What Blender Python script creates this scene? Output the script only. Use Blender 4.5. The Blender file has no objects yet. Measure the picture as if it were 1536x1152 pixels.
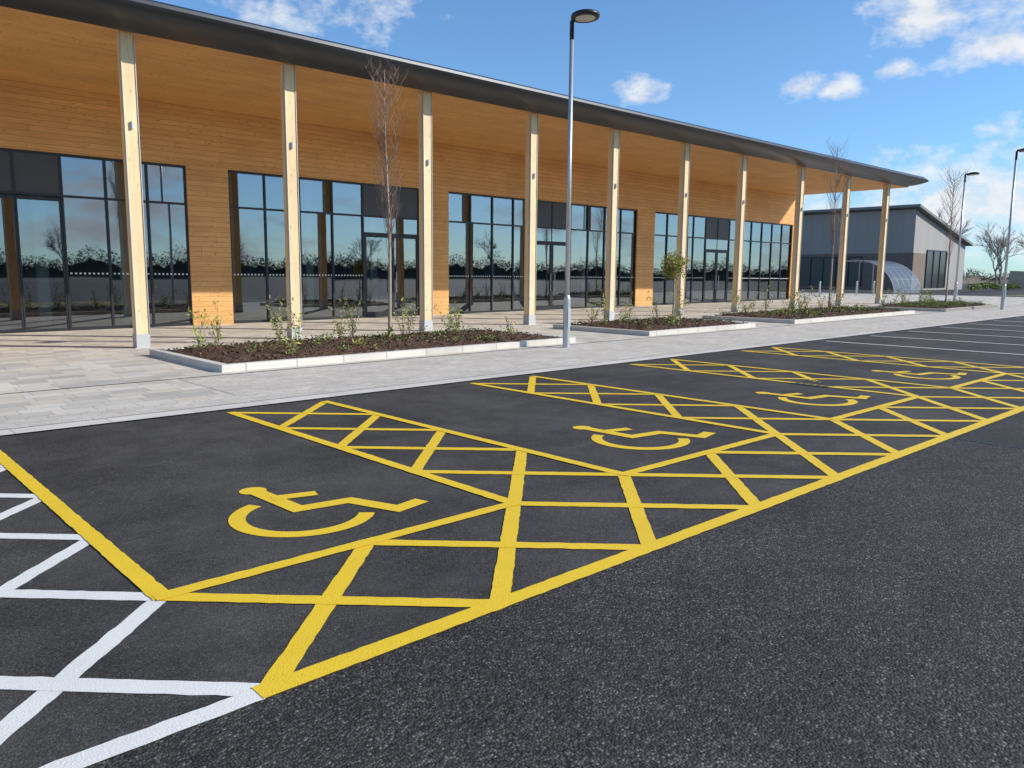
import bpy, math, random
from mathutils import Vector, Matrix
random.seed(7)
rad=math.radians
C=bpy.context.scene.collection
def gz(x): return 0.008*(max(-20.0,min(60.0,x))-6.0)

# ---------------------------------------------------------------- node helpers
class NT:
    def __init__(s,name):
        s.m=bpy.data.materials.new(name); s.m.use_nodes=True; s.t=s.m.node_tree
        s.n=s.t.nodes; s.b=s.n["Principled BSDF"]; s.out=s.n["Material Output"]
    def new(s,t,**k):
        n=s.n.new(t)
        for a,v in k.items(): setattr(n,a,v)
        return n
    def put(s,sock,v):
        if isinstance(v,bpy.types.NodeSocket): s.t.links.new(v,sock)
        elif v is not None: sock.default_value=v
    def math(s,op,a,b=None,c=None,clamp=False):
        n=s.new('ShaderNodeMath',operation=op,use_clamp=clamp)
        s.put(n.inputs[0],a); s.put(n.inputs[1],b)
        if c is not None: s.put(n.inputs[2],c)
        return n.outputs[0]
    def pos(s):
        return s.new('ShaderNodeNewGeometry').outputs['Position']
    def sep(s,v):
        n=s.new('ShaderNodeSeparateXYZ'); s.put(n.inputs[0],v); return n.outputs
    def comb(s,x,y,z=0.0):
        n=s.new('ShaderNodeCombineXYZ'); s.put(n.inputs[0],x); s.put(n.inputs[1],y); s.put(n.inputs[2],z); return n.outputs[0]
    def scale(s,v,k):
        n=s.new('ShaderNodeVectorMath',operation='MULTIPLY'); s.put(n.inputs[0],v); n.inputs[1].default_value=k; return n.outputs[0]
    def noise(s,v,sc,det=4,rough=.55):
        n=s.new('ShaderNodeTexNoise'); s.put(n.inputs['Vector'],v); n.inputs['Scale'].default_value=sc
        n.inputs['Detail'].default_value=det; n.inputs['Roughness'].default_value=rough; return n.outputs['Fac']
    def vor(s,v,sc,feat='F1'):
        n=s.new('ShaderNodeTexVoronoi',feature=feat); s.put(n.inputs['Vector'],v); n.inputs['Scale'].default_value=sc; return n
    def wn(s,v):
        n=s.new('ShaderNodeTexWhiteNoise',noise_dimensions='3D'); s.put(n.inputs['Vector'],v); return n.outputs['Value']
    def ramp(s,f,stops,interp='LINEAR'):
        n=s.new('ShaderNodeValToRGB'); s.put(n.inputs[0],f); r=n.color_ramp; r.interpolation=interp
        while len(r.elements)<len(stops): r.elements.new(.5)
        for e,(p,c) in zip(r.elements,stops):
            e.position=p; e.color=(c[0],c[1],c[2],1) if not isinstance(c,(int,float)) else (c,c,c,1)
        return n.outputs[0]
    def mix(s,f,a,b,mode='MIX'):
        n=s.new('ShaderNodeMix',data_type='RGBA',blend_type=mode); s.put(n.inputs[0],f)
        for i,v in ((6,a),(7,b)):
            if isinstance(v,tuple) and len(v)==3: v=(*v,1)
            s.put(n.inputs[i],v)
        return n.outputs[2]
    def bump(s,h,st,dist):
        n=s.new('ShaderNodeBump'); s.put(n.inputs['Height'],h); n.inputs['Strength'].default_value=st; n.inputs['Distance'].default_value=dist
        s.put(s.b.inputs['Normal'],n.outputs[0]); return n
    def col(s,c): s.put(s.b.inputs['Base Color'],(*c,1) if isinstance(c,tuple) and len(c)==3 else c)
    def set(s,r=None,metal=None,spec=None):
        if r is not None: s.put(s.b.inputs['Roughness'],r)
        if metal is not None: s.b.inputs['Metallic'].default_value=metal
        if spec is not None: s.b.inputs['Specular IOR Level'].default_value=spec

def simple(name,c,r=.6,metal=0,var=.12,sc=6,bump=0.0,bsc=40):
    t=NT(name); p=t.pos(); f=t.noise(p,sc,5)
    t.col(t.mix(f,tuple(x*(1-var) for x in c),tuple(min(1,x*(1+var)) for x in c)))
    t.set(r,metal)
    if bump: t.bump(t.noise(p,bsc,3),bump,.01)
    return t.m

def tiles(t,U,V,w,h,rowoff=True,gap=.004):
    v=t.math('DIVIDE',V,h); row=t.math('FLOOR',v)
    if rowoff: off=t.wn(t.comb(row,7.3,1.1))
    else: off=0.0
    u=t.math('ADD',t.math('DIVIDE',U,w),off); colm=t.math('FLOOR',u)
    rnd=t.wn(t.comb(colm,row,.5)); rnd2=t.wn(t.comb(colm,row,9.5))
    fu=t.math('FRACT',u); fv=t.math('FRACT',v)
    du=t.math('MULTIPLY',t.math('MINIMUM',fu,t.math('SUBTRACT',1.0,fu)),w)
    dv=t.math('MULTIPLY',t.math('MINIMUM',fv,t.math('SUBTRACT',1.0,fv)),h)
    d=t.math('MINIMUM',du,dv)
    mr=t.new('ShaderNodeMapRange',clamp=True); t.put(mr.inputs[0],d); mr.inputs[1].default_value=gap*.5; mr.inputs[2].default_value=gap*1.5
    return rnd,rnd2,mr.outputs[0]

def asphalt(name,sc,lo,hi,bumpd,smear=.0,big_amp=.2,dusty=0.0,fleck=1.5):
    t=NT(name); p=t.pos()
    v=t.vor(p,sc); s=t.sep(v.outputs['Color'])
    chips=t.ramp(s[0],[(0,lo),(.6,lo+(hi-lo)*.45),(.92,hi),(1,hi*fleck)])
    big=t.noise(p,.55,5,.6)
    c=t.mix(1.0,chips,t.ramp(big,[(.3,1-big_amp),(.7,1+big_amp)]),'MULTIPLY')
    c=t.mix(1.0,c,t.ramp(t.noise(p,4.1,3),[(.3,.86),(.7,1.16)]),'MULTIPLY')
    pit=t.ramp(v.outputs['Distance'],[(0.3,1.0),(.75,.45)])
    c=t.mix(1.0,c,pit,'MULTIPLY')
    c=t.mix(1.0,c,(1.09,1.0,.90),'MULTIPLY')
    if smear:
        st=t.noise(t.scale(p,(.35,2.2,1)),1.3,6,.65)
        sm=t.ramp(st,[(.55,0),(.8,1)])
        c=t.mix(t.math('MULTIPLY',sm,smear),c,(.19,.178,.16))
    if dusty:
        dn=t.ramp(t.noise(t.scale(p,(1,1,1)),.9,6,.7),[(.42,0),(.75,1)])
        c=t.mix(t.math('MULTIPLY',dn,dusty),c,(.18,.17,.152))
    t.col(c); t.set(.8,spec=.3)
    t.bump(t.math('MULTIPLY',v.outputs['Distance'],-1.0),.85,bumpd)
    return t.m

def paint(name,c,wear=.5):
    t=NT(name); p=t.pos()
    n1=t.noise(p,60,4,.7); n2=t.noise(p,2.2,4,.6)
    base=t.mix(n2,tuple(x*.88 for x in c),tuple(min(1,x*1.08) for x in c))
    base=t.mix(t.ramp(n1,[(.52,0),(.8,.4)]),base,tuple(x*.6 for x in c))
    k=t.math('ADD',t.math('MULTIPLY',n1,.65),t.math('MULTIPLY',n2,wear))
    chip=t.ramp(k,[(.60,0),(.68,1)])
    t.col(t.mix(chip,base,(.08,.075,.065))); t.set(.62,spec=.4)
    t.bump(t.noise(p,130,2,.6),.6,.005)
    return t.m

def wood(name,along,idx,width,c1,c2,length=3.6,groove=.005,rough=.6,knots=1.0,gd=.35):
    t=NT(name); p=t.pos(); s=t.sep(p)
    U=s[along]; V=s[idx]
    rnd,rnd2,mask=tiles(t,U,V,length,width,True,groove)
    k=[1,1,1]; k[along]=.06
    off=t.comb(t.math('MULTIPLY',rnd,31.0),t.math('MULTIPLY',rnd2,17.0),t.math('MULTIPLY',rnd,11.0))
    pv=t.new('ShaderNodeVectorMath',operation='ADD'); t.put(pv.inputs[0],t.scale(p,tuple(k))); t.put(pv.inputs[1],off)
    g=t.noise(pv.outputs[0],38,5,.65)
    c=t.mix(t.math('MULTIPLY_ADD',rnd,.75,.1),c1,c2)
    c=t.mix(1.0,c,t.ramp(g,[(.3,.84),(.7,1.1)]),'MULTIPLY')
    c=t.mix(1.0,c,t.ramp(t.noise(p,.8,3,.5),[(.3,.90),(.7,1.08)]),'MULTIPLY')
    kk=[9,9,9]; kk[along]=3.2
    vv=t.vor(t.scale(p,tuple(kk)),1.0)
    kn=t.ramp(vv.outputs['Distance'],[(.07,.65*knots),(.19,0)])
    c=t.mix(kn,c,tuple(x*.35 for x in c1))
    c=t.mix(mask,tuple(x*gd for x in c1),c)  # shadow in the grooves between boards is painted into the base colour
    t.col(c); t.set(rough,spec=.3)
    t.bump(t.math('ADD',mask,t.math('MULTIPLY',g,.12)),.5,.005)
    return t.m

def paving(name,w,h,cols,gap=.006,swap=False,rowoff=True,joint=(.27,.25,.215)):
    t=NT(name); p=t.pos(); s=t.sep(p)
    U,V=(s[1],s[0]) if swap else (s[0],s[1])
    rnd,rnd2,mask=tiles(t,U,V,w,h,rowoff,gap)
    n=len(cols); st=[(i/n,cols[i]) for i in range(n)]
    c=t.ramp(rnd,st,'CONSTANT')
    c=t.mix(1.0,c,t.ramp(rnd2,[(0,.94),(1,1.05)]),'MULTIPLY')
    c=t.mix(1.0,c,t.ramp(t.noise(p,1.1,5,.65),[(.3,.86),(.7,1.07)]),'MULTIPLY')
    c=t.mix(1.0,c,t.ramp(t.noise(p,130,1),[(.3,.9),(.7,1.08)]),'MULTIPLY')
    c=t.mix(mask,joint,c)
    t.col(c); t.set(.85,spec=.2)
    t.bump(mask,.3,.003)
    return t.m

M={}
M['bay']=asphalt('bay_asphalt',115,.038,.088,.0035,smear=.24,dusty=.32)
M['lane']=asphalt('lane_asphalt',88,.026,.112,.0065,smear=.08,fleck=1.9)
M['newlane']=asphalt('newer_lane_asphalt',100,.034,.085,.005,smear=.12)
M['yellow']=paint('yellow_paint',(.89,.59,.030),.30)
M['white']=paint('white_paint',(.81,.79,.73),.3)
M['slab']=paving('slab_paving',.45,.3,[(.65,.585,.49),(.58,.53,.455),(.67,.62,.545),(.50,.465,.415),(.63,.555,.45),(.65,.60,.52),(.56,.52,.455),(.67,.62,.53)],gap=.005,joint=(.32,.29,.25))
M['block']=paving('block_paving',.2,.1,[(.63,.58,.505),(.60,.55,.48),(.65,.60,.53),(.57,.52,.45)],gap=.004,joint=(.36,.33,.285))
M['edge']=paving('edge_stone',.9,.3,[(.67,.63,.565),(.64,.60,.535)],gap=.006,joint=(.36,.33,.3))
M['kerb']=paving('kerb_stone',.9,3.0,[(.67,.63,.565),(.61,.575,.515),(.64,.605,.54)],gap=.007,rowoff=False)
M['wall']=wood('wall_boards',0,2,.145,(.76,.42,.155),(.67,.345,.115),groove=.005,gd=.5)
M['soffit']=wood('soffit_boards',0,1,.145,(.76,.415,.145),(.66,.34,.11),groove=.009,gd=.45)
M['column']=wood('column_timber',2,0,.9,(.82,.62,.37),(.78,.57,.32),length=30,groove=.001,knots=.8)
M['steel']=simple('galvanised_steel',(.50,.50,.50),.5,.4)
M['fascia']=simple('fascia_metal',(.050,.055,.063),.34,.6,.1,2)
M['frame']=simple('window_frame_metal',(.020,.021,.023),.4,.2)
M['spandrel']=simple('spandrel_panel',(.060,.060,.066),.5,.0)
M['pole']=simple('lamp_pole_steel',(.50,.51,.52),.4,.6,.15,5)
M['black']=simple('black_metal',(.02,.02,.022),.4,.2)
M['iron']=simple('cast_iron',(.055,.05,.045),.7,.2,.3,30)
M['lens']=simple('lamp_lens',(.55,.54,.46),.3)
M['dots']=simple('frosted_dots',(.7,.72,.72),.7)
M['intfloor']=simple('interior_floor',(.18,.175,.17),.4)
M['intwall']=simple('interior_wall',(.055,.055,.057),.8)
M['intcol']=simple('interior_column',(.62,.70,.66),.6)
M['bark']=simple('tree_bark',(.36,.30,.24),.85,0,.35,14,.6,60)
M['twig']=simple('brown_twigs',(.25,.16,.12),.8,0,.3,9)
M['greytwig']=simple('grey_twigs',(.22,.19,.155),.9,0,.3,2)
def leafmat(name,a,b,sc=9):
    t=NT(name); p=t.pos(); f=t.noise(p,sc,3,.6)
    t.col(t.ramp(f,[(.3,a),(.7,b)])); t.set(.55,spec=.3)
    return t.m
M['leafy']=leafmat('yellow_green_leaves',(.18,.23,.04),(.45,.46,.10),12)
M['leafo']=leafmat('olive_leaves',(.16,.17,.04),(.52,.46,.12),14)
M['leafd']=leafmat('winter_wood',(.10,.088,.068),(.19,.165,.125),.4)  # distant trees: colour lightened to paint in haze
M['cover']=leafmat('ground_cover_leaves',(.10,.15,.03),(.27,.30,.08),5)
t=NT('bark_mulch'); p=t.pos(); v=t.vor(t.scale(p,(1,1.6,1)),32); s=t.sep(v.outputs['Color'])
t.col(t.mix(1.0,t.ramp(s[0],[(0,(.035,.017,.009)),(.5,(.12,.056,.028)),(.85,(.22,.115,.058)),(1,(.38,.25,.15))]),t.ramp(v.outputs['Distance'],[(.2,1.0),(.7,.4)]),'MULTIPLY'))
t.set(.9); t.bump(t.math('MULTIPLY',v.outputs['Distance'],-1.0),1,.02); M['mulch']=t.m
t=NT('grass'); p=t.pos(); t.col(t.mix(t.noise(p,1.5,6,.7),(.09,.12,.03),(.17,.19,.06))); t.set(.9); t.bump(t.noise(p,40,3),.8,.03); M['grass']=t.m
t=NT('far_ground'); p=t.pos(); t.col(t.ramp(t.noise(p,.02,5,.6),[(.42,(.06,.06,.06)),(.55,(.07,.085,.03))])); t.set(.9); M['far']=t.m
t=NT('facade_glass'); t.n.remove(t.b)
tr=t.new('ShaderNodeBsdfTransparent'); tr.inputs[0].default_value=(.42,.50,.49,1)
gl=t.new('ShaderNodeBsdfGlossy'); gl.inputs['Color'].default_value=(.82,.90,.98,1); gl.inputs['Roughness'].default_value=0.015
fr=t.new('ShaderNodeFresnel'); fr.inputs[0].default_value=1.55
bp=t.new('ShaderNodeBump'); t.put(bp.inputs['Height'],t.noise(t.pos(),.7,1)); bp.inputs['Strength'].default_value=.03; bp.inputs['Distance'].default_value=.03
t.t.links.new(bp.outputs[0],gl.inputs['Normal'])
mx=t.new('ShaderNodeMixShader'); t.put(mx.inputs[0],t.math('MULTIPLY_ADD',fr.outputs[0],.8,.22,clamp=True))
t.t.links.new(tr.outputs[0],mx.inputs[1]); t.t.links.new(gl.outputs[0],mx.inputs[2]); t.t.links.new(mx.outputs[0],t.out.inputs[0])
M['glass']=t.m

# ---------------------------------------------------------------- geometry helpers
class G:
    def __init__(s): s.v=[]; s.f=[]; s.mi=[]
    def quad(s,a,b,c,d,mi=0):
        n=len(s.v); s.v+= [tuple(a),tuple(b),tuple(c),tuple(d)]; s.f.append((n,n+1,n+2,n+3)); s.mi.append(mi)
    def box(s,x0,x1,y0,y1,z0,z1,mi=0,z0b=None):
        zb=z0 if z0b is None else z0b
        n=len(s.v)
        s.v+=[(x0,y0,z0),(x1,y0,zb),(x1,y1,zb),(x0,y1,z0),(x0,y0,z1),(x1,y0,z1),(x1,y1,z1),(x0,y1,z1)]
        for q in ((0,3,2,1),(4,5,6,7),(0,1,5,4),(1,2,6,5),(2,3,7,6),(3,0,4,7)):
            s.f.append(tuple(n+i for i in q)); s.mi.append(mi)
    def tube(s,pts,rs,n=8,mi=0,cap=True):
        pts=[Vector(p) for p in pts]; base=len(s.v)
        for i,p in enumerate(pts):
            d=(pts[min(i+1,len(pts)-1)]-pts[max(i-1,0)])
            if d.length<1e-9: d=Vector((0,0,1))
            d.normalize()
            a=Vector((1,0,0)) if abs(d.x)<.8 else Vector((0,1,0))
            e=d.cross(a).normalized(); g=d.cross(e)
            for k in range(n):
                an=2*math.pi*k/n; q=p+(e*math.cos(an)+g*math.sin(an))*rs[i]; s.v.append(tuple(q))
        for i in range(len(pts)-1):
            for k in range(n):
                a=base+i*n+k; b=base+i*n+(k+1)%n
                s.f.append((a,a+n,b+n,b)); s.mi.append(mi)
        if cap:
            s.f.append(tuple(base+k for k in range(n))); s.mi.append(mi)
            e0=base+(len(pts)-1)*n
            s.f.append(tuple(e0+n-1-k for k in range(n))); s.mi.append(mi)
    def leaf(s,c,size,mi=0,asp=.5):
        d=Vector((random.gauss(0,1),random.gauss(0,1),random.gauss(0,1))).normalized()
        e=d.orthogonal().normalized(); e.rotate(Matrix.Rotation(random.random()*6.28,3,d)); g=d.cross(e)
        c=Vector(c); a=e*size; b=g*size*asp
        s.quad(c-a,c+b,c+a,c-b,mi)
    def obj(s,name,mats,parent=None,base=(0,0,0),smooth=False,bevel=0):
        b=Vector(base); me=bpy.data.meshes.new(name)
        me.from_pydata([tuple(Vector(v)-b) for v in s.v],[],s.f)
        for m in (mats if isinstance(mats,(list,tuple)) else [mats]): me.materials.append(m)
        for p,mi in zip(me.polygons,s.mi): p.material_index=mi; p.use_smooth=smooth
        me.update()
        o=bpy.data.objects.new(name,me); C.objects.link(o)
        if bevel:
            bv=o.modifiers.new('bevel','BEVEL'); bv.width=bevel; bv.segments=2; bv.limit_method='ANGLE'
        if parent is not None:
            o.parent=parent
        else: o.location=b
        return o
def empty(name,loc,label=None,cat=None,group=None):
    e=bpy.data.objects.new(name,None); C.objects.link(e); e.location=loc; e.empty_display_size=.3
    tag(e,label,cat,group); return e
def tag(o,label=None,cat=None,group=None,kind=None):
    if label: o['label']=label
    if cat: o['category']=cat
    if group: o['group']=group
    if kind: o['kind']=kind
def sheet(name,x0,x1,y0,y1,mat,dz=0.0,label=None):
    xs=sorted(set([x0,x1]+[q for q in (-20,60) if x0<q<x1]))
    g=G()
    for a,b in zip(xs,xs[1:]): g.quad((a,y0,gz(a)+dz),(b,y0,gz(b)+dz),(b,y1,gz(b)+dz),(a,y1,gz(a)+dz))
    o=g.obj(name,mat); tag(o,label,None,None,'structure'); return o

# ---------------------------------------------------------------- ground
sheet('ground',-1500,1500,-1500,1500,M['far'],-.06,"open ground around the car park")
sheet('access_road',-70,8.4,-70,2.72,M['lane'],0,"dark coarse asphalt driving lane")
sheet('access_road_newer_surface',8.4,150,-70,2.72,M['newlane'],0,"newer smoother asphalt on the driving lane")
g=G()
for i in range(60):
    ya=2.70-i*.25; w0=.012+.006*math.sin(i*1.7); g.quad((8.4-w0,ya-.25,gz(8.4)+.003),(8.4+w0,ya-.25,gz(8.4)+.003),(8.4+w0,ya,gz(8.4)+.003),(8.4-w0,ya,gz(8.4)+.003))
o=g.obj('road_joint',M['black']); tag(o,"dark sealed joint between two asphalt surfaces",None,None,'structure')
sheet('parking_bay_surface',-70,150,2.72,9.0,M['bay'],0,"smooth new black asphalt under the bays")
sheet('pavement_edge',-70,60,9.0,9.3,M['edge'],.012,"pale flush kerb along the asphalt")
sheet('pavement_block_strip',-70,60,9.3,12.0,M['slab'],.012,"pale paved footway")
sheet('pavement_plaza',-70,60,12.06,40,M['slab'],.012,"large pale slabs in front of the shops")
sheet('drainage_channel',-70,60,12.0,12.06,M['black'],.0,"dark slot drain")
sheet('block_paving',4.2,60,9.9,11.95,M['block'],.016,"small pale block paving band")
sheet('block_paving_margin',-70,60,9.3,9.9,M['block'],.0165,"small pale block margin beside the kerb")
sheet('grass_verge',60,150,9,18,M['grass'],.05,"rough grass verge")
sheet('service_road',60,150,18,60,M['bay'],-.01,"asphalt service yard road")

# ---------------------------------------------------------------- markings
X0=1.26; W=1.2; Y0=2.77
def F(k): return X0+W*k
class Mark(G):
    def line(s,x0,y0,x1,y1,w=.1,dz=.004,ext=0.0,step=.05):
        a=Vector((x0,y0)); b=Vector((x1,y1)); d=(b-a); L=d.length; d/=L; a-=d*ext; L+=2*ext
        n=Vector((-d.y,d.x)); k=max(1,int(L/step)); base=len(s.v)
        for i in range(k+1):
            c=a+d*(L*i/k)
            wl=w/2+random.gauss(0,.002); wr=w/2+random.gauss(0,.002)
            if i in (0,k): c=c+d*random.uniform(-.012,.012)
            for q in (c-n*wr,c+n*wl): s.v.append((q.x,q.y,gz(q.x)+dz))
        for i in range(k):
            j=base+2*i; s.f.append((j,j+2,j+3,j+1)); s.mi.append(0)
    def poly(s,pts,dz):
        base=len(s.v); s.v+=[(x,y,gz(x)+dz) for x,y in pts]; s.f.append(tuple(range(base,base+len(pts)))); s.mi.append(0)
y=Mark()
YT=Y0+6*1.0
last=12
y.line(F(0)-.03,Y0,F(last),Y0,.108,.0085,.02)
for k in (0,2,3,5,6,8,9,11,12):
    y.line(F(k),Y0+W,F(k),YT,.1,.007,.03)
for k in (0,3,6,9):
    y.line(F(k),Y0+W,F(k+2),Y0+W,.1,.0085,.03)
def clipdiag(mk,xa,xb,ya,yb,sgn,c,dz,w=.1,ext=0.0):
    pts=[]
    for x in (xa,xb):
        yy=sgn*x+c
        if ya-1e-6<=yy<=yb+1e-6: pts.append((x,yy))
    for yy in (ya,yb):
        x=(yy-c)/sgn
        if xa-1e-6<=x<=xb+1e-6: pts.append((x,yy))
    pts=sorted(set((round(a,4),round(b,4)) for a,b in pts))
    if len(pts)>=2 and math.dist(pts[0],pts[-1])>.2: mk.line(*pts[0],*pts[-1],w,dz,ext)
for k in range(0,last):
    clipdiag(y,F(k),F(k+1),Y0,Y0+W,1,Y0-F(k),.004)
for k in range(1,last+1):
    clipdiag(y,F(k-1),F(k),Y0,Y0+W,-1,Y0+F(k),.0055)
for s0 in (2,5,8,11):
    for j in range(1,5):
        clipdiag(y,F(s0),F(s0+1),Y0+W*j,min(YT,Y0+W*(j+1)),1,Y0+W*j-F(s0),.004)
        clipdiag(y,F(s0),F(s0+1),Y0+W*j,min(YT,Y0+W*(j+1)),-1,Y0+W*j+F(s0+1),.0055)
o=y.obj('yellow_bay_markings',M['yellow']); tag(o,"yellow hatched accessible bay lines painted on asphalt",None,None,'structure')
w=Mark()
w.line(-6,Y0-.005,F(0)-.03,Y0-.005,.1,.0062)
for j in range(0,5):
    for q in range(-2,0):
        clipdiag(w,F(q),F(q+1),Y0+W*j,min(YT,Y0+W*(j+1)),1,Y0+W*j-F(q),.002,ext=.01)
        clipdiag(w,F(q),F(q+1),Y0+W*j,min(YT,Y0+W*(j+1)),-1,Y0+W*j+F(q+1),.0032,ext=.01)
w.line(F(-2),Y0,F(-2),YT,.1,.0085)
for i in range(1,12):
    xx=F(12)+2.4*i
    w.line(xx,Y0+W,xx,YT,.1,.006)
o=w.obj('white_bay_markings',M['white']); tag(o,"white hatched and dividing lines painted on asphalt",None,None,'structure')

def symbol(name,ox,oy,S=1.1):
    s=Mark()
    def ln(pts,w,dz):
        P=[Vector(p)*S for p in pts]; w*=S; L=[];Rr=[]
        for i,p in enumerate(P):
            d0=(P[i]-P[i-1]).normalized() if i>0 else (P[1]-P[0]).normalized()
            d1=(P[i+1]-P[i]).normalized() if i<len(P)-1 else d0
            n0=Vector((-d0.y,d0.x)); n1=Vector((-d1.y,d1.x)); m=(n0+n1).normalized(); k=w/2/max(.45,m.dot(n0))
            L.append(p+m*k); Rr.append(p-m*k)
        base=len(s.v)
        for a,b in zip(L,Rr):
            for q in (b,a): s.v.append((q.x+ox,q.y+oy,gz(q.x+ox)+dz))
        for i in range(len(P)-1):
            j=base+2*i; s.f.append((j,j+2,j+3,j+1)); s.mi.append(0)
    s.poly([(ox+S*(-.06+.09*math.cos(a*math.pi/12)),oy+S*(.55+.09*math.sin(a*math.pi/12))) for a in range(24)],.004)
    ln([(-.055,.50),(-.03,-.03),(.31,-.08),(.44,-.44),(.66,-.39)],.115,.0055)
    ln([(-.05,.29),(.23,.21)],.105,.007)
    cx,cy,r=-.05,-.14,.385
    ln([(cx+r*math.cos(rad(a)),cy+r*math.sin(rad(a))) for a in range(112,325,6)],.098,.004)
    o=s.obj(name,M['yellow'],base=(ox,oy,gz(ox)))
    return o
for k in (0,3,6,9):
    o=symbol('wheelchair_symbol',F(k)+1.24,4.90)
    tag(o,"yellow wheelchair symbol painted on a black asphalt bay","painted symbol","wheelchair symbols painted in the bays")
g=G(); g.box(10.75,11.45,5.15,5.75,gz(11.1)-.02,gz(11.1)+.005)
for i in range(6):
    for j in range(5): g.box(10.8+i*.105,10.87+i*.105,5.2+j*.105,5.27+j*.105,gz(11.1)+.005,gz(11.1)+.008)
o=g.obj('drain_cover',M['iron'],base=(11.1,5.45,gz(11.1))); tag(o,"dark square cast iron cover set in asphalt","drain cover")

# ---------------------------------------------------------------- main building
YW=23.42; HZ=6.27; ZH=4.60; ZT=3.52; YC=17.4
BX0=-9.0; BX1=43.85
bl=empty('shop_building',(18,20,gz(18)),"long timber clad shop building with deep overhanging roof","building")
BB=(18,20,gz(18))
wins=[(1.24,8.73,7,(2,)),(9.95,16.91,6,(4,)),(18.19,29.14,10,(4,)),(30.43,43.33,12,(4,))]
piers=[(-9,1.24),(8.73,9.95),(16.91,18.19),(29.14,30.43),(43.33,BX1)]
g=G()
g.box(BX0,BX1,YW,YW+.25,ZH,HZ)
for a,b in piers: g.box(a,b,YW,YW+.25,gz(a)-.1,ZH,0,gz(b)-.1)
g.box(BX1-.25,BX1,YW+.25,40,gz(44)-.1,HZ)
g.obj('wall',M['wall'],bl,BB)
g=G(); g.box(BX0,BX1-.35,17.2,24.6,HZ,HZ+.05); g.obj('soffit',M['soffit'],bl,BB)
prof=[(17.2,6.262),(16.85,6.28),(16.55,6.33),(16.35,6.40),(16.24,6.475),(16.19,6.55),(16.21,6.62),(16.29,6.675),(16.45,6.72),(16.8,6.77),(24,7.15),(40,7.15),(40,6.34),(17.2,6.34)]
g=G()
xs=[BX0-.5,BX1-.9,BX1-.45,BX1-.15,BX1+.05,BX1+.15]; sc=[1,1,.80,.55,.30,.10]
for x,k in zip(xs,sc):
    for yy,zz in prof:
        g.v.append((x,yy+(1-k)*.25 if yy<17.1 else yy,6.54+(zz-6.54)*k))
n=len(prof)
for i in range(len(xs)-1):
    for k in range(n):
        a=i*n+k; b=i*n+(k+1)%n; g.f.append((a,b,b+n,a+n)); g.mi.append(0)
g.f.append(tuple(range(n-1,-1,-1))); g.mi.append(0)
g.f.append(tuple((len(xs)-1)*n+i for i in range(n))); g.mi.append(0)
rf=g.obj('roof',M['fascia'],bl,BB,smooth=True)
md=rf.modifiers.new('edges','EDGE_SPLIT'); md.split_angle=rad(35)
g=G(); g.box(BX0,BX1-.3,YW+.2,34,gz(18)-.2,gz(18)-.02+.1); g.obj('interior_floor',M['intfloor'],bl,BB)
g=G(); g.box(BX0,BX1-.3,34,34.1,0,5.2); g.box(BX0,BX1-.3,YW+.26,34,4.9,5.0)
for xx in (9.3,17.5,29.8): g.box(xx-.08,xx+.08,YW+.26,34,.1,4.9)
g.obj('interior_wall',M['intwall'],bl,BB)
for xx in (2.7,5.1,7.2,12.9,15.4,20.9,22.2,26.3,33.2,39.4):
    g=G(); g.box(xx-.13,xx+.13,24.1,24.36,.1,4.9); g.obj('interior_column',M['intcol'],bl,BB)
def sub(name,par,loc,pb):
    o=bpy.data.objects.new(name,None); C.objects.link(o); o.parent=par; o.location=Vector(loc)-Vector(pb); return o
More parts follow.
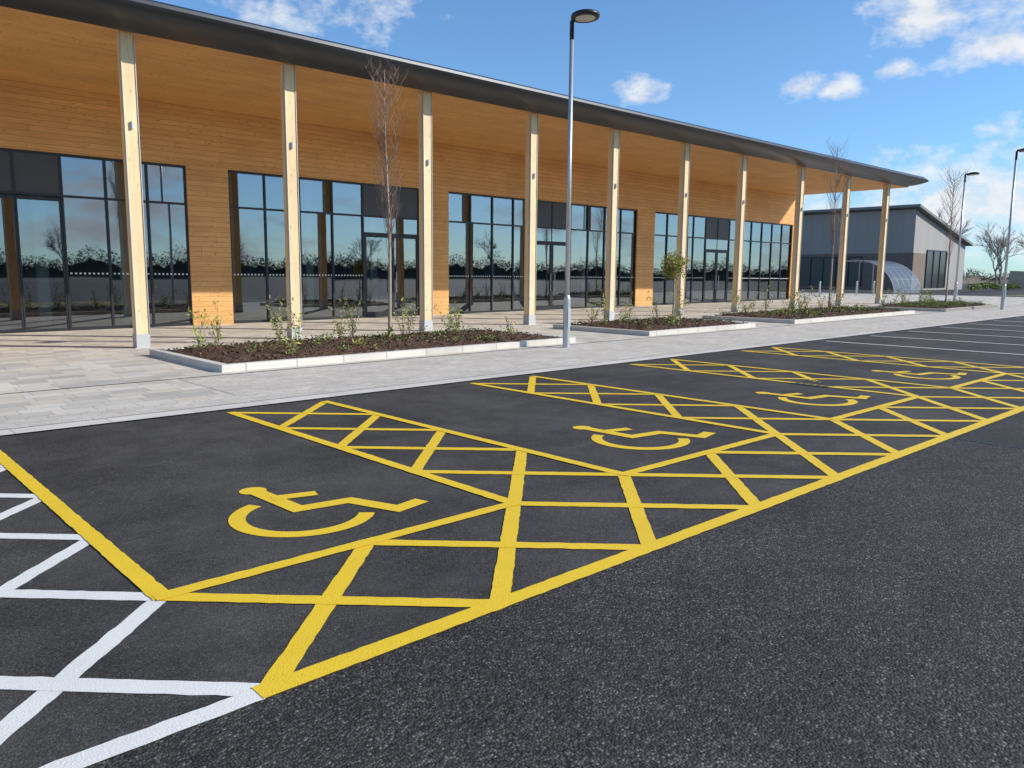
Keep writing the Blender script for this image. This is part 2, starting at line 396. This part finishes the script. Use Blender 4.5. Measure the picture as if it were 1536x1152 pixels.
for wi,(xa,xb,n,doors) in enumerate(wins):
    st=(xb-xa)/n; fr=G(); gl=G(); sp=G()
    slim=(wi==0)
    zb=lambda x: gz(x)
    yf=YW+.10
    dset=set()
    for d in doors: dset|={d,d+1}
    for i in range(n+1):
        x=xa+st*i; hw=.030 if 0<i<n else .045
        x0=x-hw if i>0 else xa; x1=x+hw if i<n else xb
        zlow=zb(x)-.03
        if i-1 in dset and i in dset: zlow=ZT-.03
        fr.box(x0,x1,yf-.045,yf+.07,zlow,ZH)
    for i in range(n):
        x0=xa+st*i+.030; x1=xa+st*(i+1)-.030
        if i==0: x0=xa+.045
        if i==n-1: x1=xb-.045
        fr.box(x0,x1,yf-.04,yf+.06,ZH-.07,ZH)
        fr.box(x0,x1,yf-.04,yf+.06,ZT-.03,ZT+.03)
        if i not in dset:
            fr.box(x0,x1,yf-.04,yf+.06,zb(x0)-.02,zb(x0)+.10)
            j1=random.uniform(-.005,.005); j2=random.uniform(-.005,.005)
            gl.quad((x0,yf+j1,zb(x0)+.1),(x1,yf-j1,zb(x0)+.1),(x1,yf-j1+j2,ZT-.03),(x0,yf+j1+j2,ZT-.03))
            j1=random.uniform(-.005,.005); j2=random.uniform(-.003,.003)
            gl.quad((x0,yf+j1,ZT+.03),(x1,yf-j1,ZT+.03),(x1,yf-j1+j2,ZH-.07),(x0,yf+j1+j2,ZH-.07))
            xx=x0+.05
            while xx<x1-.06:
                zz=1.50
                gl.quad((xx,yf-.012,zz),(xx+.05,yf-.012,zz),(xx+.05,yf-.012,zz+.045),(xx,yf-.012,zz+.045),1)
                xx+=.11
        else:
            if not slim: gl.quad((x0,yf,2.98),(x1,yf,2.98),(x1,yf,ZT-.03),(x0,yf,ZT-.03))
            sp.box(x0,x1,yf-.02,yf+.03,ZT+.03,ZH-.07)
    cx=(xa+xb)/2
    wb=(cx,YW,gz(cx)); wo=sub('window',bl,wb,BB)
    fr.obj('window_frame',M['frame'],wo,wb); gl.obj('window_glass',[M['glass'],M['dots']],wo,wb); sp.obj('spandrel_panel',M['spandrel'],wo,wb)
    for d in doors:
        dx0=xa+st*d+.030; dx1=xa+st*(d+2)-.030; zd=2.92 if not slim else ZT-.04; xm=(dx0+dx1)/2
        db=(xm,YW,gz(xm)); do=sub('door',bl,db,BB)
        f=G(); dg=G(); h=G()
        if not slim: f.box(dx0,dx1,yf-.038,yf+.055,zd,zd+.06)
        sw=.085 if not slim else .04
        for a,b in ((dx0+.005,xm-.004),(xm+.004,dx1-.005)):
            f.box(a,a+sw,yf-.03,yf+.03,gz(xm)+.02,zd-.01); f.box(b-sw,b,yf-.03,yf+.03,gz(xm)+.02,zd-.01)
            f.box(a+sw,b-sw,yf-.028,yf+.028,gz(xm)+.02,gz(xm)+(.20 if not slim else .09)); f.box(a+sw,b-sw,yf-.028,yf+.028,zd-.10,zd-.01)
            dg.quad((a+sw,yf+.004,gz(xm)+.09),(b-sw,yf+.004,gz(xm)+.09),(b-sw,yf+.004,zd-.1),(a+sw,yf+.004,zd-.1))
        for hx in (xm-.12,xm+.12):
            h.tube([(hx,yf-.10,.95),(hx,yf-.10,1.65)],[.016,.016],8)
            for zz in (1.0,1.6): h.tube([(hx,yf-.10,zz),(hx,yf-.03,zz)],[.01,.01],6)
        f.obj('door_frame',M['frame'],do,db); dg.obj('door_glass',M['glass'],do,db)
        if not slim: h.obj('door_handle',M['pole'],do,db)
for cx in (1.5,5.40,8.87,12.73,16.6,20.3,24.2,28.0,32.6,36.95,41.3):
    zb=gz(cx); cb=(cx,YC,zb); co=sub('column',bl,cb,BB)
    g=G(); g.box(cx-.125,cx+.125,YC-.115,YC+.115,zb+.28,HZ-.003); g.obj('timber_post',M['column'],co,cb,bevel=.006)
    g=G()
    g.box(cx-.135,cx+.135,YC-.125,YC+.125,zb,zb+.30); g.box(cx-.18,cx+.18,YC-.17,YC+.17,zb+.0,zb+.025)
    for sx in (-1,1):
        g.box(cx+sx*.131-.006,cx+sx*.131+.006,YC-.135,YC-.07,zb+.3,HZ-.004)
    g.obj('steel_shoe',M['steel'],co,cb)
    g=G(); g.box(cx-.035,cx+.035,YC-.15,YC-.117,4.44,4.54); g.tube([(cx,YC-.15,4.42),(cx,YC-.15,4.56)],[.03,.03],12)
    g.obj('light_fitting',M['steel'],co,cb)

# ---------------------------------------------------------------- planting beds
def bed(x0,x1,y0,y1,label):
    b=(x0,y0,gz(x0)); e=empty('planting_bed',b,label,"planting bed","planting beds along the shopfronts")
    k=G(); t=.15; hgt=.13
    for a in ((x0,x1,y0,y0+t),(x0,x1,y1-t,y1),(x0,x0+t,y0+t,y1-t),(x1-t,x1,y0+t,y1-t)):
        n=len(k.v); k.box(a[0],a[1],a[2],a[3],0,1)
        for i in range(n,n+8):
            vx,vy,vz=k.v[i]; k.v[i]=(vx,vy,gz(vx)+(hgt if vz>.5 else -.02))
    k.obj('kerb',M['kerb'],e,b,bevel=.008)
    m=G(); nx=int((x1-x0)/.12); ny=int((y1-y0)/.12)
    xs=[x0+t+(x1-x0-2*t)*i/nx for i in range(nx+1)]; ys=[y0+t+(y1-y0-2*t)*j/ny for j in range(ny+1)]
    for j in ys:
        for i in xs:
            ed=min(i-x0-t,x1-t-i,j-y0-t,y1-t-j); m.v.append((i,j,gz(i)+.085+min(.09,ed*.16)+random.uniform(0,.035)))
    for j in range(ny):
        for i in range(nx):
            a=j*(nx+1)+i; m.f.append((a,a+1,a+nx+2,a+nx+1)); m.mi.append(0)
    for _ in range(int((x1-x0)*(y1-y0)*70)):
        px=random.uniform(x0+t,x1-t); py=random.uniform(y0+t,y1-t); ed=min(px-x0-t,x1-t-px,py-y0-t,y1-t-py)
        m.leaf((px,py,gz(px)+.11+min(.09,ed*.16)+random.uniform(0,.03)),random.uniform(.015,.05),0,.4)
    m.obj('bark_mulch',M['mulch'],e,b)
    return e
bed(5.0,13.2,12.3,15.7,"kerbed bark mulch bed with young plants and slim tree")
bed(15.9,20.9,12.3,15.7,"kerbed bark mulch bed with small round tree")
bed(23.2,32.6,12.3,15.7,"long kerbed bark mulch bed beside columns")
bed(35.0,41.5,12.0,15.2,"kerbed bark mulch bed with leafy plants")
def bedz(x): return gz(x)+.17
def shrub(x,y,h,name='young_shrub',m='leafy'):
    b=(x,y,bedz(x)-.05); e=empty(name,b,"young yellow green shrub with thin upright stems in bark mulch","shrub","young shrubs in the planting beds")
    s=G(); l=G()
    for _ in range(random.randint(3,6)):
        a=random.uniform(0,6.28); ln=h*random.uniform(.6,1.15); lean=random.uniform(.08,.6)
        pts=[(x+math.cos(a)*lean*ln*(q**1.3)+random.gauss(0,.01),y+math.sin(a)*lean*ln*(q**1.3),b[2]+ln*q) for q in (0,.25,.5,.75,1)]
        s.tube(pts,[.007,.006,.005,.004,.002],5)
        for _ in range(int(25*ln)+4):
            q=random.uniform(.2,1.0); i=min(3,int(q*4)); f=q*4-i
            c=Vector(pts[i]).lerp(Vector(pts[i+1]),f)+Vector((random.gauss(0,.05),random.gauss(0,.05),random.gauss(0,.03)))
            l.leaf(c,random.uniform(.025,.062),0,.3)
    s.obj('stems',M['twig'],e,b); l.obj('leaves',M[m],e,b)
for (xa,xb,ya,yb,n) in ((5.3,12.9,12.8,15.4,15),(16.3,20.6,12.8,15.3,8),(23.6,32.2,12.8,15.3,16),(35.4,41.2,12.5,14.9,12)):
    for i in range(n):
        back=i%3!=2
        px=xa+(xb-xa)*(i+random.uniform(.2,.8))/n
        py=random.uniform(yb-.7,yb) if back else random.uniform(ya,yb-.8)
        shrub(px,py,random.uniform(.65,1.0) if back else random.uniform(.25,.42))
def cover(x0,x1,y0,y1,n):
    g=G()
    for _ in range(n):
        cx=random.uniform(x0,x1); cy=random.uniform(y0,y1); r=random.uniform(.05,.15)
        for _ in range(30): g.leaf((cx+random.gauss(0,r*.6),cy+random.gauss(0,r*.6),bedz(cx)+abs(random.gauss(0,r*.6))),random.uniform(.012,.035),0,.5)
    o=g.obj('ground_cover',M['cover'],base=((x0+x1)/2,(y0+y1)/2,gz(x0))); tag(o,"low green ground cover plants on bark mulch","ground cover",None,'stuff')
cover(5.3,12.8,12.7,15.3,60); cover(16.2,20.6,12.7,15.3,45); cover(23.5,32.2,12.7,15.3,160); cover(35.3,41.2,12.4,14.9,320)

# ---------------------------------------------------------------- trees
def slim_tree(x,y,h,wd,label,nb=80,seed=1,z0=1.5,k=1.0):
    rs=random.Random(seed); b=(x,y,gz(x)+.1); e=empty('slim_tree',b,label,"tree","slim bare trees in the beds")
    tr=G(); N=14; ptsT=[]
    for i in range(N+1):
        q=i/N; ptsT.append(Vector((x+math.sin(q*5+seed)*.05*q*2,y+math.cos(q*4+seed)*.04*q*2,b[2]+h*q)))
    tr.tube(ptsT,[.038*(1-q/N)**.9+.004 for q in range(N+1)],9)
    tr.obj('trunk',M['bark'],e,b,smooth=True)
    tw=G()
    for kk in range(nb):
        z=z0+(h-.4-z0)*(rs.random()**.9); q=z/h; i=min(N-1,int(q*N)); p=ptsT[i].lerp(ptsT[i+1],q*N-i)
        a=rs.uniform(0,6.28); ln=min((h-z)*.22+rs.uniform(.25,.7),h+.1-z); out=wd*.5*rs.uniform(.4,1.1)*math.sin(math.pi*min(1,.25+.75*(1-(z-z0)/(h-z0))))**.5
        pts=[p]
        for s_ in range(1,6):
            f=s_/5; rr=out*(f**.75); pts.append(p+Vector((math.cos(a)*rr+rs.gauss(0,.025),math.sin(a)*rr+rs.gauss(0,.025),ln*f)))
        tw.tube(pts,[.007*k,.006*k,.0045*k,.0035*k,.0025*k,.0012*k],4,cap=False)
        for _ in range(5):
            f=rs.uniform(.2,.95)*5; i=min(4,int(f)); c=pts[i].lerp(pts[i+1],f-i); a2=rs.uniform(0,6.28); l2=rs.uniform(.12,.32)
            d=Vector((math.cos(a2)*.6,math.sin(a2)*.6,1))*l2
            tw.tube([c,c+d*.5+Vector((rs.gauss(0,.01),0,0)),c+d],[.0028*k,.0022*k,.001*k],3,cap=False)
    tw.obj('crown',M['twig'],e,b)
slim_tree(9.7,14.6,5.7,.95,"tall slim bare tree with fine brown twigs in mulch bed",78,1,1.5,1.05)
slim_tree(31.6,15.3,6.7,1.1,"slim bare tree standing beside timber columns",70,2,1.8,1.0)
slim_tree(38.4,13.2,6.0,1.5,"slim bare tree in far planting bed",70,3,1.6,1.0)
x,yb_=20.0,14.6; b=(x,yb_,gz(x)+.1); e=empty('small_round_tree',b,"small clipped evergreen tree with round leafy head","tree")
g=G(); g.tube([(x,yb_,b[2]),(x+.02,yb_,b[2]+.7),(x,yb_,b[2]+1.7)],[.028,.026,.02],8)
for i in range(14):
    a=i*2.4; g.tube([(x,yb_,b[2]+1.2+i*.03),(x+.22*math.cos(a),yb_+.22*math.sin(a),b[2]+1.45+i*.04)],[.008,.004],4)
g.obj('trunk',M['bark'],e,b)
g=G()
cl=[(Vector((random.gauss(0,1),random.gauss(0,1),random.gauss(0,1))).normalized()*random.uniform(.1,.42)) for _ in range(40)]
for c in cl:
    for _ in range(75): g.leaf(Vector((x,yb_,b[2]+1.72))+c+Vector((random.gauss(0,.07),random.gauss(0,.07),random.gauss(0,.07))),random.uniform(.02,.045),0,.45)
g.obj('crown',M['leafo'],e,b)

def bare_tree(x,y,h,seed,label,lev=5,grp="bare trees beyond the shops"):
    rs=random.Random(seed); b=(x,y,gz(x)-.05); e=empty('bare_tree',b,label,"tree",grp)
    tr=G(); tw=G()
    def grow(p,d,ln,r,l):
        q=p+d*ln; m=p+d*ln*.5+Vector((rs.gauss(0,.03),rs.gauss(0,.03),0))*ln
        (tr if l<=1 else tw).tube([p,m,q],[r,r*.85,r*.68],6 if l<2 else 3,cap=False)
        if l>=lev: return
        n=rs.choice((3,3,4)) if l<lev-1 else 4
        for i in range(n):
            ax=d.orthogonal().normalized(); ax.rotate(Matrix.Rotation(rs.uniform(0,6.28),3,d))
            nd=d.copy(); nd.rotate(Matrix.Rotation(rad(rs.uniform(14,42)),3,ax)); nd.z+=.12; nd.normalize()
            st=p.lerp(q,rs.uniform(.55,1)) if i else q
            grow(st,nd,ln*rs.uniform(.62,.82),r*.6,l+1)
    grow(Vector(b),Vector((0,0,1)),h*.27,h*.016,0)
    tr.obj('trunk',M['greytwig'],e,b); tw.obj('crown',M['greytwig'],e,b)
for i,(tx,ty,th) in enumerate([(118,42,13),(128,37,11),(140,36,12),(112,33,8.5),(150,33,11),(165,41,13),(135,30,9),(105,60,13)]):
    bare_tree(tx,ty,th,20+i,"bare winter tree behind the grey building")

# ---------------------------------------------------------------- lamps
def lamp(x,y,h,label):
    b=(x,y,gz(x)); e=empty('street_lamp',b,label,"street lamp","street lamps in the car park")
    z=b[2]
    g=G(); g.tube([(x,y,z),(x,y,z+1.05),(x,y,z+1.12)],[.076,.076,.05],20); g.obj('base_sleeve',M['pole'],e,b,smooth=False)
    g=G(); g.tube([(x,y,z+1.1),(x,y,z+h-.35)],[.05,.042],20); g.obj('pole',M['pole'],e,b,smooth=True)
    g=G(); g.box(x-.04,x+.04,y-.081,y-.074,z+.45,z+.85); g.obj('access_door',M['pole'],e,b)
    n=36; rings=[(.0,-.045),(.20,-.05),(.275,-.045),(.29,-.01),(.275,.03),(.2,.06),(.1,.075),(0,.08)]
    g=G(); g.tube([(x,y,z+h-.36),(x,y,z+h-.02),(x,y-.03,z+h+.03),(x,y-.1,z+h+.055)],[.045,.045,.04,.035],14)
    c=Vector((x,y-.36,z+h+.02))
    base=len(g.v)
    for r,zz in rings:
        for k in range(n):
            a=2*math.pi*k/n; g.v.append((c.x+max(r,.001)*math.cos(a),c.y+max(r,.001)*math.sin(a),c.z+zz+.10*max(r,.001)*(-math.sin(a))*.6))
    for i in range(len(rings)-1):
        for k in range(n): a=base+i*n+k; q=base+i*n+(k+1)%n; g.f.append((a,q,q+n,a+n)); g.mi.append(0)
    g.obj('lamp_head',M['black'],e,b,smooth=True)
    g=G()
    for r,zz in ((.001,-.062),(.17,-.058),(.2,-.05)):
        for k in range(n):
            a=2*math.pi*k/n; g.v.append((c.x+r*math.cos(a),c.y+r*math.sin(a),c.z+zz+.06*r*(-math.sin(a))))
    for i in range(2):
        for k in range(n): a=i*n+k; q=i*n+(k+1)%n; g.f.append((a,q,q+n,a+n)); g.mi.append(0)
    g.obj('lamp_lens',M['lens'],e,b,smooth=True)
lamp(12.18,11.62,6.62,"tall grey street lamp with round black head beside mulch bed")
lamp(39.0,11.1,6.7,"tall grey street lamp on the pavement edge")
lamp(44.6,14.9,6.5,"grey street lamp beyond the planting beds")
for lx,ly in ((92,24),(120,27),(-2,-22),(14,-30),(26,-22),(50,-40),(36,-45)): lamp(lx,ly,6.6,"distant grey street lamp in the car park")

# ---------------------------------------------------------------- distant building
def vert_clad(name,c,w):
    t=NT(name); s=t.sep(t.pos()); u=t.math('DIVIDE',t.math('ADD',s[0],s[1]),w); f=t.math('FRACT',u)
    m=t.ramp(f,[(0,.88),(.05,1),(.95,1),(1,.88)]); r=t.wn(t.comb(t.math('FLOOR',u),1.0,2.0))
    c_=t.mix(1.0,t.mix(r,tuple(x*.97 for x in c),tuple(x*1.03 for x in c)),m,'MULTIPLY'); t.col(c_); t.set(.7,0); return t.m
M['vclad']=vert_clad('vertical_cladding',(.32,.305,.295),1.0)
M['sclad']=vert_clad('side_cladding',(.36,.315,.275),1.2)
t=NT('brick_wall'); s=t.sep(t.pos()); rnd,rnd2,mask=tiles(t,t.math('ADD',s[0],s[1]),s[2],.22,.075,True,.01)
t.col(t.mix(mask,(.2,.18,.16),t.ramp(rnd,[(0,(.15,.105,.08)),(1,(.22,.16,.125))]))); t.set(.85); M['brick']=t.m
M['rooftrim']=simple('dark_metal_trim',(.20,.20,.20),.5,.1)
t=NT('dark_window'); t.col((.035,.035,.036)); t.set(.25); M['glassd']=t.m
dx,dy=83.3,32.0; dl=14.4; dw=34; z0=gz(80); b=(dx,dy,z0)
e=empty('grey_hall',b,"grey metal clad hall with single sloping roof","building")
zt=8.4; zl=5.35
g=G()
g.v+=[(dx,dy,z0),(dx+dl,dy,z0),(dx+dl,dy,zl),(dx,dy,zt),(dx,dy+dw,z0),(dx+dl,dy+dw,z0),(dx+dl,dy+dw,zl),(dx,dy+dw,zt)]
for f,mi in (((0,1,2,3),0),((5,4,7,6),0),((1,5,6,2),0)): g.f.append(f); g.mi.append(mi)
g.obj('gable_wall',M['vclad'],e,b)
g=G(); g.box(dx-.02,dx+.3,dy+.02,dy+dw,z0+3.7,zt); g.obj('side_wall',M['sclad'],e,b)
g=G(); g.box(dx-.1,dx+.3,dy-.08,dy+dw,z0,z0+3.7); g.box(dx+.3,dx+3.0,dy-.08,dy+.2,z0,z0+3.7);g.obj('brick_wall',M['brick'],e,b)
g=G(); k=(zt-zl)/dl
xa,xb=dx-.7,dx+dl+.6; yy0,yy1=dy-.6,dy+dw+.6
za=zt+k*.7+.02; zb2=zl-k*.6+.02
g.v+=[(xa,yy0,za),(xb,yy0,zb2),(xb,yy1,zb2),(xa,yy1,za),(xa,yy0,za+.26),(xb,yy0,zb2+.26),(xb,yy1,zb2+.26),(xa,yy1,za+.26)]
for q in ((0,3,2,1),(4,5,6,7),(0,1,5,4),(1,2,6,5),(2,3,7,6),(3,0,4,7)): g.f.append(q); g.mi.append(0)
g.obj('roof',M['rooftrim'],e,b)
def dwin(x0,x1,yy0,yy1,za,zb_,face):
    wb=(x0,yy0,za); wo=sub('window',e,wb,b)
    g=G(); p=G()
    if face=='x':
        n=max(1,int((yy1-yy0)/1.4)); st=(yy1-yy0)/n
        p.quad((x0-.13,yy1,za),(x0-.13,yy0,za),(x0-.13,yy0,zb_),(x0-.13,yy1,zb_))
        for i in range(n+1): g.box(x0-.2,x0-.1,yy0+st*i-.05,yy0+st*i+.05,za,zb_)
        g.box(x0-.19,x0-.1,yy0,yy1,zb_,zb_+.1)
    else:
        n=max(1,int((x1-x0)/1.4)); st=(x1-x0)/n
        p.quad((x0,yy0-.05,za),(x1,yy0-.05,za),(x1,yy0-.05,zb_),(x0,yy0-.05,zb_))
        for i in range(n+1): g.box(x0+st*i-.05,x0+st*i+.05,yy0-.12,yy0-.02,za,zb_)
        g.box(x0,x1,yy0-.11,yy0-.02,zb_,zb_+.1)
    g.obj('window_frame',M['frame'],wo,wb); p.obj('window_glass',M['glassd'],wo,wb)
dwin(dx,0,dy+5,dy+12,z0+.3,z0+3.3,'x')
dwin(dx+3.4,dx+8.8,dy,0,z0+.2,z0+4.0,'y')
sx,sy=60.0,24.2; z0s=gz(62); b=(sx,sy,z0s)
e=empty('cycle_shelter',b,"curved clear cycle shelter with steel hoops","cycle shelter")
def prof_s(q):
    a=q*rad(105); return (sy+3.0-3.0*math.cos(a)*1.0, 2.5*math.sin(a))
g=G(); nq=16
for q in range(nq):
    a=prof_s(q/nq); c=prof_s((q+1)/nq)
    g.quad((sx,a[0],z0s+a[1]+.02),(sx+5,a[0],z0s+a[1]+.02),(sx+5,c[0],z0s+c[1]+.02),(sx,c[0],z0s+c[1]+.02))
t=NT('clear_plastic'); t.n.remove(t.b)
tr=t.new('ShaderNodeBsdfTransparent'); tr.inputs[0].default_value=(.78,.83,.88,1); gg=t.new('ShaderNodeBsdfPrincipled'); gg.inputs['Base Color'].default_value=(.26,.30,.36,1); gg.inputs['Roughness'].default_value=.2
mx=t.new('ShaderNodeMixShader'); mx.inputs[0].default_value=.45; t.t.links.new(tr.outputs[0],mx.inputs[1]); t.t.links.new(gg.outputs[0],mx.inputs[2]); t.t.links.new(mx.outputs[0],t.out.inputs[0])
g.obj('canopy',t.m,e,b,smooth=True)
g=G()
for i in range(6):
    xx=sx+i; g.tube([(xx,prof_s(q/nq)[0],z0s+prof_s(q/nq)[1]) for q in range(nq+1)],[.03]*(nq+1),6)
for q in (4,8,12,16):
    a=prof_s(q/nq); g.tube([(sx,a[0],z0s+a[1]),(sx+5,a[0],z0s+a[1])],[.02,.02],6)
a=prof_s(1)
for i in (0,2.5,5): g.tube([(sx+i,a[0],z0s),(sx+i,a[0],z0s+a[1])],[.04,.04],8)
M['hoop']=simple('shelter_steel',(.30,.31,.32),.5,.3)
g.obj('hoop_frame',M['hoop'],e,b)
b0=None
for i in range(4):
    bx=49+i*2.2; by=24.4-i*.2; z=gz(bx)
    if b0 is None:
        g=G(); g.tube([(0,0,0),(0,0,.98),(0,0,1.0)],[.05,.05,.04],16); b0=g.obj('bollard',M['pole'],smooth=False); o=b0
    else: o=b0.copy(); C.objects.link(o)
    o.location=(bx,by,z); tag(o,"plain stainless steel bollard on paving","bollard","bollards beside the shops")
g=G(); fx0,fx1,fy=100,190,28
for i in range(240):
    xx=fx0+i*.375; g.box(xx,xx+.26,fy,fy+.04,gz(80),gz(80)+2.1)
g.box(fx0,fx1,fy+.05,fy+.1,gz(80)+.4,gz(80)+.5); g.box(fx0,fx1,fy+.05,fy+.1,gz(80)+1.6,gz(80)+1.7)
o=g.obj('fence',M['black'],base=(fx0,fy,gz(80))); tag(o,"long dark slatted fence beyond the grass","fence")
def mass(name,label,pts,hgt,n,sz,mat,core=.6):
    g=G()
    def prof(x,y):
        q=(x*.07+y*.05); return hgt*(.60+.12*math.sin(q*2.1)+.10*math.sin(q*6.3+1)+.07*math.sin(q*17)+.05*math.sin(q*41))
    if core:
        for a,c in zip(pts,pts[1:]):
            a=Vector(a); c=Vector(c); m=int((c-a).length/.5)
            prev=None
            for i in range(m+1):
                p=a.lerp(c,i/m); h=prof(p.x,p.y)*core*random.uniform(.92,1.08)
                if prev: g.quad((prev[0],prev[1],gz(p.x)),(p.x,p.y,gz(p.x)),(p.x,p.y,gz(p.x)+h),(prev[0],prev[1],gz(p.x)+prev[2]))
                prev=(p.x,p.y,h)
    for _ in range(n):
        i=random.randrange(len(pts)-1); f=random.random(); a=Vector(pts[i]); c=Vector(pts[i+1]); p=a.lerp(c,f)
        hh=prof(p.x,p.y); z=hh*(.45+.62*(1-random.random()**.7))
        g.leaf((p.x+random.gauss(0,hgt*.1),p.y+random.gauss(0,hgt*.1),gz(p.x)+z),random.uniform(.5,1.3)*sz,0,.6)
    o=g.obj(name,M[mat],base=(*pts[0],0)); tag(o,label,"trees",None,'stuff')
mass('hedge',"clipped green hedge along the boundary",[(75,24,),(100,27)],1.0,2600,.12,'cover',0)
mass('distant_wood',"distant line of brown winter trees",[(100,75),(230,70),(330,40),(420,-20)],4.5,14000,.22,'leafd')
mass('distant_wood',"line of brown winter trees across the car park",[(-160,-60),(-60,-110),(60,-125),(160,-100),(260,-60),(330,-10)],7.5,60000,.22,'leafd')
for i,(tx,ty,th) in enumerate([(-30,-75,10),(-8,-80,9),(12,-84,11),(30,-82,9.5),(52,-80,11),(78,-76,10),(100,-70,11)]):
    bare_tree(tx,ty,th,60+i,"bare winter tree across the car park",5,"bare trees across the car park")

# ---------------------------------------------------------------- world
S_AZ=rad(42); EL=rad(29.6)
wd=bpy.data.worlds.new("World"); bpy.context.scene.world=wd; wd.use_nodes=True
class WT(NT):
    def __init__(s,w): s.t=w.node_tree; s.n=s.t.nodes
t=WT(wd); bg=t.n['Background']; bg.inputs[1].default_value=.148
sky=t.new('ShaderNodeTexSky',sky_type='NISHITA'); sky.sun_disc=False; sky.sun_elevation=EL; sky.sun_rotation=rad(180-42); sky.air_density=1.0; sky.dust_density=.3; sky.ozone_density=1.8; sky.altitude=50
tc=t.new('ShaderNodeTexCoord').outputs['Generated']
clouds=[((.766,.607,.212),.024,.016,.9),((.859,.4656,.212),.026,.012,.9),((.878,.432,.206),.022,.012,.9),((.900,.377,.2195),.019,.012,.9),
((.896,.352,.272),.050,.030,1.0),((.928,.288,.236),.045,.025,1.0),((.915,.268,.285),.06,.03,.9),((.9505,.2956,.085),.16,.045,.9),((.93,.36,.06),.18,.038,.85),((.88,.47,.045),.18,.03,.75),((.441,.847,.30),.09,.03,.45),((.947,.289,.141),.018,.006,.5),((.97,.2,.11),.12,.05,.85)]
acc=None
wob=t.new('ShaderNodeTexNoise'); wob.inputs['Scale'].default_value=22; wob.inputs['Detail'].default_value=7; wob.inputs['Roughness'].default_value=.6; t.put(wob.inputs['Vector'],t.scale(tc,(1,1,1.7)))
for c,a,bz,s_ in clouds:
    v=t.new('ShaderNodeVectorMath',operation='SUBTRACT'); t.put(v.inputs[0],tc); L=Vector(c).normalized(); v.inputs[1].default_value=tuple(L)
    v2=t.scale(v.outputs[0],(1/a,1/a,1/bz)); ln=t.new('ShaderNodeVectorMath',operation='LENGTH'); t.put(ln.inputs[0],v2)
    f=t.math('MULTIPLY',t.math('SUBTRACT',1.25,ln.outputs['Value'],clamp=False),s_)
    acc=f if acc is None else t.math('MAXIMUM',acc,f)
acc=t.math('MAXIMUM',acc,-2.0)
m1=t.math('ADD',acc,t.math('MULTIPLY',t.math('SUBTRACT',wob.outputs['Fac'],.52),3.4))
sx_=t.sep(tc)
# drifting cumulus over the car park side of the sky
cn=t.noise(t.scale(tc,(1,1,2.6)),6.0,6,.6); m2=t.math('MULTIPLY',t.math('SUBTRACT',cn,.53),7.0)
side=t.ramp(t.math('MULTIPLY',sx_[1],-1.0),[(.0,0),(.2,1)])
m2=t.math('MULTIPLY',m2,side)
mask=t.ramp(t.math('MAXIMUM',m1,m2),[(.0,0),(1.25,.9)])
cl_sh=t.ramp(wob.outputs['Fac'],[(.35,(5.0,5.2,5.5)),(.62,(6.2,6.3,6.4))])
# clear northern spring air: a little deeper blue than the stock model, most of all low down
el_=t.ramp(sx_[2],[(0,(.56,.86,1.25)),(.25,(.68,.94,1.18))])
skc=t.mix(1.0,sky.outputs[0],el_,'MULTIPLY')
t.put(bg.inputs[0],t.mix(mask,skc,cl_sh))
l=bpy.data.lights.new('sun','SUN'); l.energy=5.0; l.angle=rad(.55); l.color=(1,.94,.84)
so=bpy.data.objects.new('sun',l); C.objects.link(so)
d=Vector((-math.sin(S_AZ)*math.cos(EL),math.cos(S_AZ)*math.cos(EL),-math.sin(EL)))
so.rotation_euler=d.to_track_quat('-Z','Y').to_euler()
cam=bpy.data.cameras.new('camera'); cam.sensor_width=36; cam.lens=1184.9*36/1536; cam.clip_end=4000; cam.clip_start=.05
co=bpy.data.objects.new('camera',cam); C.objects.link(co)
pt,yw,rl=rad(7.85),rad(47.56),rad(.51)
fw=Vector((math.cos(yw)*math.cos(pt),math.sin(yw)*math.cos(pt),-math.sin(pt))); rt=Vector((math.sin(yw),-math.cos(yw),0)); up=rt.cross(fw)
r2=rt*math.cos(rl)+up*math.sin(rl); u2=-rt*math.sin(rl)+up*math.cos(rl)
mw=Matrix((r2,u2,-fw)).transposed().to_4x4(); mw.translation=Vector((0,0,1.58)); co.matrix_world=mw
sc_=bpy.context.scene; sc_.camera=co
sc_.view_settings.view_transform='Standard'; sc_.view_settings.look='None'; sc_.view_settings.exposure=0
